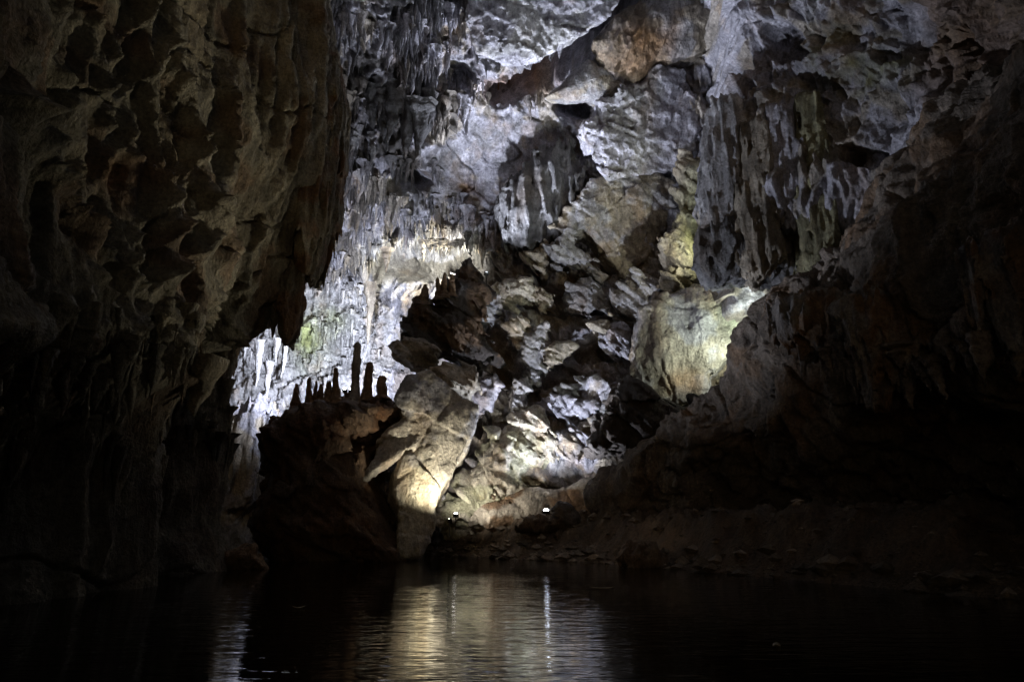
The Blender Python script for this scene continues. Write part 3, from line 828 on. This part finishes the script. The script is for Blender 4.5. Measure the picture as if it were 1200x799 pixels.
rock('roof_slab', 'pale slab hanging from the roof at the top centre of the cave', 'rock',
     [(560, -60), (760, -60), (722, 5), (700, 28), (670, 50), (640, 66), (612, 78), (590, 76), (560, 60), (545, 10)], 32.8, LAV * 1.05, tint2=WHITE, tilt=35, thick=1.6, k=.3, bulge=.2,
     style=[('fbm', 2.4, .25), ('slabs', 1.4, .16, .4), ('flute', .45, .09, 3), ('fbm', .3, .08)], h=.085, seed=17)
rock('hanging_curtain', 'dark fluted curtain hanging in the shade left of the bedded slab', 'flowstone',  # shadow over the curtain is put into its darkened grey tint
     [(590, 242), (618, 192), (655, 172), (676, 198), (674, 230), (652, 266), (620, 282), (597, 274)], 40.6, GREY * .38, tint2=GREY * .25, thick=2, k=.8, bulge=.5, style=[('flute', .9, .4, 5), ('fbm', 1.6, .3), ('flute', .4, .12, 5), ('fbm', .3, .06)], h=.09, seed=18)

rock('boulder', 'small added boulder hiding the fill floodlight on the right of the mud bank', 'boulder',  # boulder added to screen the fill lamp from view
     HIDE, 26.6, MUD * 1.4, thick=1.0, bulge=.4, k=.5, style=SMOOTH, h=.06, seed=60)
rock('boulder', 'dark mound of rock under the lit floodlight on the mud bank', 'boulder',
     [(606, 616), (618, 606), (628, 603), (648, 602), (656, 589), (664, 588), (694, 612), (690, 622)], 33.5, MUD, tint2=DARK, thick=1.2, bulge=.2, k=.3, style=SMOOTH, h=.06, seed=61, tilt=-15)
# jumble of ledges and broken blocks in the middle
LEDGES = [
    ('pale ledge with a bright end above the central dark hollow', [(570, 334), (594, 329), (620, 321), (623, 334), (594, 343), (574, 347)], 40, PALE, -25),
    ('broken block hanging under the left end of the bedded slab', [(644, 281), (669, 268), (677, 284), (695, 297), (718, 322), (706, 330), (684, 312), (656, 304)], 40, GREY, 5),
    ('wedge of striped rock left of the bedded slab', [(612, 292), (641, 281), (649, 300), (638, 322), (622, 306)], 40.5, TAN, 10),
    ('small pale wedge catching the light below the dark hollow', [(690, 381), (702, 372), (713, 374), (710, 384)], 39, PALE * 1.1, -35),
    ('streaked triangular block at the left of the hanging block', [(710, 388), (731, 371), (743, 384), (740, 398), (736, 416), (716, 401)], 38.5, LAV * 1.1, 0),
    ('lumpy grey block left above the hanging block', [(716, 344), (744, 314), (771, 330), (762, 348), (746, 374), (719, 358)], 39, GREY * 1.1, 0),
    ('pale lens-shaped ledge in the middle of the jumble', [(588, 379), (600, 371), (615, 371), (609, 383), (596, 384)], 39.5, PALE, -25),
    ('tan leaf-shaped rock in the middle of the jumble', [(640, 412), (655, 405), (674, 404), (662, 424), (648, 432), (638, 424)], 39, TAN * .9, 0),
    ('dark ledge with a pale rim right of the leaf-shaped rock', [(652, 450), (680, 444), (720, 436), (722, 448), (690, 456), (655, 455)], 39, GREY * .7, -20),
    ('pale fluted ledge above the grey boulder', [(622, 470), (645, 462), (672, 466), (690, 462), (706, 470), (690, 490), (665, 494), (640, 490)], 38.6, LAV * 1.1, 0),
    ('pointed grey block in the lower jumble', [(604, 452), (620, 440), (626, 460), (618, 480), (604, 478)], 38.5, GREY, 0),
    ('shaded ledge block beneath the bedded slab', [(668, 330), (692, 322), (716, 344), (722, 362), (690, 368), (664, 360)], 40, GREY * .8, 5),
    ('curved pale block under the wedge of striped rock', [(614, 346), (634, 334), (646, 342), (645, 356), (630, 352)], 40, TAN, -10),
    ('grey knob at the left end of the jumble', [(562, 352), (582, 345), (592, 360), (582, 376), (564, 376)], 39.5, GREY, 0),
    ('tall grey rib of rock in the middle of the jumble', [(616, 390), (640, 380), (645, 410), (632, 450), (616, 455), (612, 420)], 39.5, GREY * .9, 0),
    ('dark block with pale streaks right of the fluted ledge', [(690, 500), (706, 472), (722, 450), (728, 462), (712, 500), (704, 522)], 38.2, GREY * .8, 0),
    ('white streaked block right of the standing slab', [(546, 455), (560, 440), (580, 436), (586, 456), (572, 478), (556, 482)], 37.5, LAV * 1.1, -10),
    ('pale block on top of the standing slab', [(505, 432), (525, 418), (556, 424), (566, 440), (552, 458), (528, 448)], 35.5, PALE * .9, -30),
    ('tan ledge above the standing slab', [(455, 404), (480, 394), (505, 398), (512, 408), (480, 414), (458, 414)], 36.5, TAN * .8, -30),
]
for i, (lab, out, Y, c, tl) in enumerate(LEDGES):
    rock('rock_ledge' if 'ledge' in lab else 'rock_block', lab, 'rock', out, Y, c, tint2=c * .8, tilt=tl, yaw=(-20, 15, 0)[i % 3], thick=1.6, k=.25, bulge=.25,
         style=[('slabs', 1.1, .34, .67 - .12 * (i % 4)), ('fbm', 1.6, .1), ('slabs', .45, .14, .7), ('strata', .16, .04, (.6, .1, .78)), ('fbm', .25, .05)], h=.08, seed=200 + i)
rock('rock_ledge', 'big dark ledge in shade carrying stalagmites below the bright upper alcove', 'rock',  # shade on the ledge is painted in through the dark tint
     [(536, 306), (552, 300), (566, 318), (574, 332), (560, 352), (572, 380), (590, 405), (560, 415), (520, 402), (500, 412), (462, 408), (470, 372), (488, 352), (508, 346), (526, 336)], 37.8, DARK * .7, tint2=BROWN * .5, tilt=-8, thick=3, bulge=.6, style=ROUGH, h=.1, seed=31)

ORD = ['first', 'second', 'third', 'fourth', 'fifth', 'sixth', 'seventh', 'eighth', 'ninth', 'tenth', 'eleventh', 'twelfth', 'thirteenth', 'fourteenth', 'fifteenth', 'sixteenth']
# ================================================================== DRIPSTONES, one by one
def dripstone(name, label, group, cat, px, py0, py1, Y, rad, tint, up=False, seed=0, mat=None, tip=.05, lump=.16, sides=14, rings=26, sx=1.):
    """a stalactite (or stalagmite when up) seen from py0 (its root) to py1 (its tip)"""
    a = P(px, py0, Y); b = P(px, py1, Y)
    L_ = abs(b[2] - a[2]); s = 1 if up else -1
    r_ = np.random.default_rng(seed)
    t = np.linspace(-.12, 1, rings)
    prof = tip + (1 - tip) * np.clip(1 - np.clip(t, 0, 1) ** (1.1 if up else .85), 0, 1) ** (.6 if up else .85)
    prof *= 1 + lump * np.interp(t, np.linspace(-.12, 1, 9), r_.standard_normal(9))
    if up: prof = prof + .45 * np.exp(-np.clip(t, 0, 1) / .09)
    prof = np.maximum(prof, .02); prof[-1] = .015; prof[0] *= 1.25
    ang = np.linspace(0, 2 * np.pi, sides, endpoint=False)
    flute = 1 + .13 * np.sin(ang * r_.integers(3, 6) + r_.uniform(0, 6)) + .07 * r_.standard_normal(sides)
    rr = rad * prof[:, None] * flute[None]
    ox = np.cumsum(r_.normal(0, .05, rings)) * rad; oy = np.cumsum(r_.normal(0, .05, rings)) * rad
    V = np.stack([rr * np.cos(ang) * sx + ox[:, None], rr * np.sin(ang) + oy[:, None], (s * t * L_)[:, None] + 0 * rr], -1).reshape(-1, 3)
    V += (.2 if up else .12) * rad * np.stack([fbm(V + seed * 3.1, rad * 1.2, 3, seed=q) for q in (1, 2, 3)], -1)
    k = np.arange(rings * sides).reshape(rings, sides); kn = np.roll(k, -1, 1)
    f = np.stack([k[:-1], kn[:-1], kn[1:], k[1:]], -1).reshape(-1, 4)
    if not up: f = f[:, ::-1]
    zmin = V[:, 2].min(); V[:, 2] -= zmin
    o = mesh_np(name, V, f, mat or M_rock, None, np.tile(tint, (len(V), 1)))
    o.location = (float(a[0]), float(a[1]), float(a[2] + zmin))
    return tag(o, label, cat, group)

# pale stalactites at the left of the alcove
for i, (px, y0, y1, Y, r, lab) in enumerate([
        (304, 405, 454, 42, .55, 'longest white stalactite in the left part of the lit alcove'),
        (316, 430, 476, 42.5, .5, 'white stalactite right of the longest one in the lit alcove'),
        (336, 395, 444, 41, .42, 'pale stalactite hanging beside the dark left wall edge in the alcove'),
        (290, 392, 420, 42, .35, 'short white stalactite at the far left of the lit alcove'),
        (325, 400, 428, 42.5, .35, 'thin white stalactite in the middle of the alcove group'),
        (454, 295, 320, 43, .5, 'single tan stalactite at the left end of the bright upper alcove'),
        (494, 284, 306, 43, .38, 'tan stalactite in front of the bright upper alcove, longest of its fringe'),
        (434, 340, 405, 44, .6, 'grey column of dripstone at the right of the lit alcove')]):
    dripstone('stalactite', lab, 'stalactites round the lit alcoves', 'stalactite', px, y0, y1, Y, r * .62, WHITE if i < 5 else TAN, seed=300 + i)
for i in range(9):
    px = 502 + i * 5 + rng.uniform(-1.5, 1.5)
    dripstone('stalactite', f'small dark stalactite, {ORD[i]} from the left in the short fringe over the bright upper alcove', 'fringe over the bright upper alcove', 'stalactite', px, 283 + rng.uniform(-2, 2), 290 + rng.uniform(0, 7), 42.6, .26, TAN * .7, seed=320 + i)
# dark hanging cluster in the upper left of the chamber
CL = [(495, 130, 189, .75, 'longest dark stalactite of the hanging cluster, at its right end'), (478, 120, 186, .7, 'second long dark stalactite of the hanging cluster'),
      (465, 110, 172, .7, 'dark stalactite in the middle of the hanging cluster'), (450, 105, 165, .65, 'dark stalactite left of the middle of the hanging cluster'),
      (438, 110, 150, .6, 'dark stalactite at the left end of the hanging cluster'), (486, 60, 120, .9, 'broad brown stalactite at the top of the hanging cluster'),
      (470, 50, 115, .9, 'broad fluted stalactite left of the brown one'), (505, 90, 150, .6, 'grey stalactite above the right end of the hanging cluster')]
for i, (px, y0, y1, r, lab) in enumerate(CL):
    dripstone('stalactite', lab, 'dark stalactites hanging in a cluster', 'stalactite', px, y0, y1, 37.2, r, GREY * .32 if i != 5 else BROWN, seed=340 + i)
for i in range(34):
    px = rng.uniform(395, 510); y0 = rng.uniform(60, 170) - .15 * (px - 395); L_ = rng.uniform(18, 45)
    dripstone('stalactite', 'slender stalactite among the crowded dripstones left of the pale roof panel', 'crowded slender dripstones', 'stalactite', px, y0, y0 + L_, 37.0 + y0 * .01, rng.uniform(.18, .42), GREY * rng.uniform(.25, .9), seed=360 + i)
# stalagmites in silhouette
SG = [(346, 474, 449, .42, 'leftmost stalagmite of the dark row, stout and blunt'), (362, 470, 442, .35, 'slim tall stalagmite second in the dark row'), (368, 470, 446, .25, 'thin pale stalagmite third in the dark row'),
      (375, 468, 449, .3, 'short stalagmite in the middle of the dark row'), (385, 467, 446, .4, 'stout stalagmite fifth in the dark row'), (394, 466, 430, .42, 'knobbly tall stalagmite left of the two floodlights'),
      (416, 466, 400, .56, 'tallest stalagmite, a speckled column right of the two floodlights'), (430, 462, 424, .5, 'dark column right of the speckled tall stalagmite'), (447, 462, 440, .6, 'broad dark stalagmite at the right end of the row')]
for i, (px, y0, y1, r, lab) in enumerate(SG):
    dripstone('stalagmite', lab, 'stalagmites in a dark row by the alcove', 'stalagmite', px, y0 + 3, y1, 35.2, r * (.55 if i < 6 else .46), BROWN * 1.2 if i not in (6,) else TAN * .8, up=True, seed=400 + i, lump=.1, tip=.6 if i > 5 else .25)
for i, (px, y0, y1, r, lab) in enumerate([(496, 352, 333, .45, 'stout dark stalagmite on the left of the dark ledge'), (514, 346, 324, .3, 'left one of three slim stalagmites on the dark ledge'),
                                     (521, 344, 319, .32, 'middle one of three slim stalagmites on the dark ledge'), (529, 342, 321, .32, 'right one of three slim stalagmites on the dark ledge')]):
    dripstone('stalagmite', lab, 'stalagmites on the dark ledge', 'stalagmite', px, y0 + 4, y1, 37.6, r * .7, BROWN * .7, up=True, seed=420 + i, tip=.2)

# flowstone cascade under the alcove
rock('flowstone_cascade', 'pale fluted flowstone cascade at the foot of the left alcove', 'flowstone',
     [(262, 500), (275, 482), (305, 470), (316, 488), (310, 520), (300, 552), (290, 580), (262, 590), (256, 540)], 41, LAV, tint2=TAN, thick=3, bulge=.7, tilt=-8, style=[('flute', .7, .3, 8), ('fbm', 1.4, .2), ('flute', .3, .08, 6)], h=.09, seed=33)
rock('boulder', 'dark boulder heap behind the big brown boulder', 'boulder',
     [(312, 512), (328, 488), (352, 474), (460, 464), (470, 480), (440, 540), (320, 600), (304, 600), (306, 560)], 34.4, BROWN * .5, thick=2, bulge=.6, tilt=-30, style=ROUGH, h=.12, seed=34)

# hanging flowstone at the end of the left wall
rock('flowstone_column', 'tall fluted flowstone column hanging at the edge of the left wall', 'flowstone',
     [(345, 60), (362, 40), (384, 62), (389, 110), (386, 170), (378, 235), (366, 285), (357, 312), (350, 300), (340, 250), (330, 200), (336, 120)], 25.2, OLIVE, tint2=BROWN, mat=M_wall, thick=2.2, k=.9, bulge=.8,
     style=[('flute', .55, .24, 12), ('flute', .22, .07, 12), ('fbm', 1.5, .12)], h=.06, seed=35)
rock('hanging_spike', 'leaf-shaped stone spike hanging below the left flowstone column', 'stalactite',
     [(333, 280), (343, 296), (350, 312), (347, 350), (342, 385), (334, 402), (328, 392), (320, 360), (308, 350), (312, 325), (322, 305)], 25.6, OLIVE * .8, tint2=BROWN, mat=M_wall, thick=1, k=.6, bulge=.35, style=[('flute', .4, .1, 8), ('fbm', .8, .1)], h=.05, seed=36)
for i, (px, y0, y1, r) in enumerate([(288, 360, 398, .3), (300, 350, 388, .3), (306, 350, 378, .2), (313, 345, 390, .22), (322, 350, 396, .28)]):
    dripstone('stalactite', f'dark stalactite, {ORD[i]} from the left on the lip of the left wall over the alcove', 'stalactites on the left wall lip', 'stalactite', px, y0, y1, 25.8, r, OLIVE * .7, seed=440 + i, mat=M_wall)
for i in range(16):
    px = 20 + i * 14.5 + rng.uniform(-5, 5); py = 400 + rng.uniform(-15, 60)
    Yq = surf_Y(LW, px, py, 10) + .2
    dripstone('stalactite', f'dim brown stalactite, {ORD[i]} from the left under the overhang of the left wall', 'stalactites under the left overhang', 'stalactite', px, py, py + rng.uniform(25, 60), Yq, rng.uniform(.12, .24), OLIVE * .8, seed=460 + i, mat=M_wall)

# flowstone columns on the right
FC = [('wide tan flowstone column left of the grey roots on the right wall', [(842, 112), (868, 108), (878, 150), (872, 200), (860, 290), (842, 300), (832, 270), (834, 180)], 29.4, GREY * .95),
      ('brown fluted flowstone column in the middle of the right wall', [(880, 135), (905, 140), (915, 200), (920, 300), (895, 320), (870, 300), (876, 200)], 28.4, TAN * .72),
      ('pale grey twisted flowstone bundle on the right wall', [(900, 125), (930, 118), (948, 140), (945, 215), (930, 260), (912, 220)], 28.0, LAV),
      ('green streaked tall flowstone column on the right wall', [(945, 108), (962, 108), (974, 170), (990, 250), (992, 300), (955, 310), (950, 230)], 27.2, np.array([.30, .28, .17])),
      ('dark rounded flowstone foot hanging under the right columns', [(828, 270), (850, 255), (880, 270), (905, 300), (930, 300), (940, 330), (880, 318), (845, 322), (826, 300)], 29.2, GREY * .4)]
for i, (lab, out, Y, c) in enumerate(FC):
    rock('flowstone_column', lab, 'flowstone', out, Y, c, group='flowstone columns on the right wall', tint2=c * .65, thick=1.8, k=.9, bulge=.6, style=[('flute', .6, .2, 10), ('flute', .25, .07, 8), ('fbm', 1.3, .2), ('fbm', .3, .04)], h=.075, seed=500 + i)

# draped curtains on the right wall
DC = [('dim fluted curtain draped low on the right wall, left of the widest one', [(905, 358), (945, 345), (985, 350), (985, 392), (965, 410), (940, 415), (915, 395)], 24.5),
      ('widest fluted curtain draped on the right wall with a pointed hem', [(985, 362), (1040, 338), (1110, 330), (1145, 360), (1130, 412), (1090, 420), (1062, 445), (1045, 420), (1030, 470), (1012, 420)], 21.5),
      ('dark fluted curtain at the right edge of the photo', [(1140, 300), (1190, 270), (1230, 300), (1220, 420), (1195, 430), (1165, 380)], 17)]
for i, (lab, out, Y) in enumerate(DC):
    Y = surf_Y(RW, *np.mean(out, 0), 25) + .4
    rock('flowstone_curtain', lab, 'flowstone', out, Y, np.array([.31, .28, .26]), group='curtains on the right wall', tint2=BROWN, mat=M_wall, thick=1.6, k=.7, yaw=-35, tilt=8, bulge=.5,
         style=[('flute', .5, .24, 10), ('flute', .2, .07, 8), ('fbm', 1.2, .15)], h=.06, seed=520 + i)
for i in range(14):
    px = 930 + i * 16.5 + rng.uniform(-6, 6); py = np.interp(px, [930, 1030, 1150], [400, 430, 405]) + rng.uniform(-25, 15)
    Yq = surf_Y(RW, px, py, 12) + .1
    dripstone('stalactite', f'dim stalactite, {ORD[i]} from the left on the hem of the right wall curtains', 'stalactites under the right curtains', 'stalactite', px, py, py + rng.uniform(20, 55), Yq - .3, rng.uniform(.14, .32), np.array([.25, .21, .18]), seed=540 + i, mat=M_wall)

# ================================================================== SMALL THINGS ON THE WATER
def leaf(label, px, py, L_, W_, rot):
    o = ground(px, py)
    a = np.linspace(0, 2 * np.pi, 14, endpoint=False)
    x = L_ * np.cos(a); y = W_ * np.sin(a) * (1 + .25 * np.cos(a))
    z = .012 + .03 * (np.cos(a) ** 2)
    top = np.stack([x, y, z], -1); c = np.array([[0, 0, .012]])
    bot = top - [0, 0, .008]; cb = c - [0, 0, .008]
    V = np.concatenate([top, c, bot, cb]); n_ = 14
    f = []
    for i in range(n_):
        j = (i + 1) % n_
        f += [(i, j, n_), (n_ + 1 + j, n_ + 1 + i, 2 * n_ + 1), (i, n_ + 1 + i, j), (j, n_ + 1 + i, n_ + 1 + j)]
    ob = mesh_np('floating_leaf', V, np.array(f), M_leaf)
    ob.location = (float(o[0]), float(o[1]), .0); ob.rotation_euler = (0, 0, rot)
    tag(ob, label, 'leaf', 'dead leaves on the water')
leaf('curled dead leaf floating nearest on the dark water at lower right', 910, 757, .09, .05, 1.2)
leaf('long pale leaf floating on the water right of the lamp reflection', 706, 689, .30, .09, .05)
leaf('dead leaf floating on the water at lower left', 350, 712, .12, .06, .3)

build_rocks()
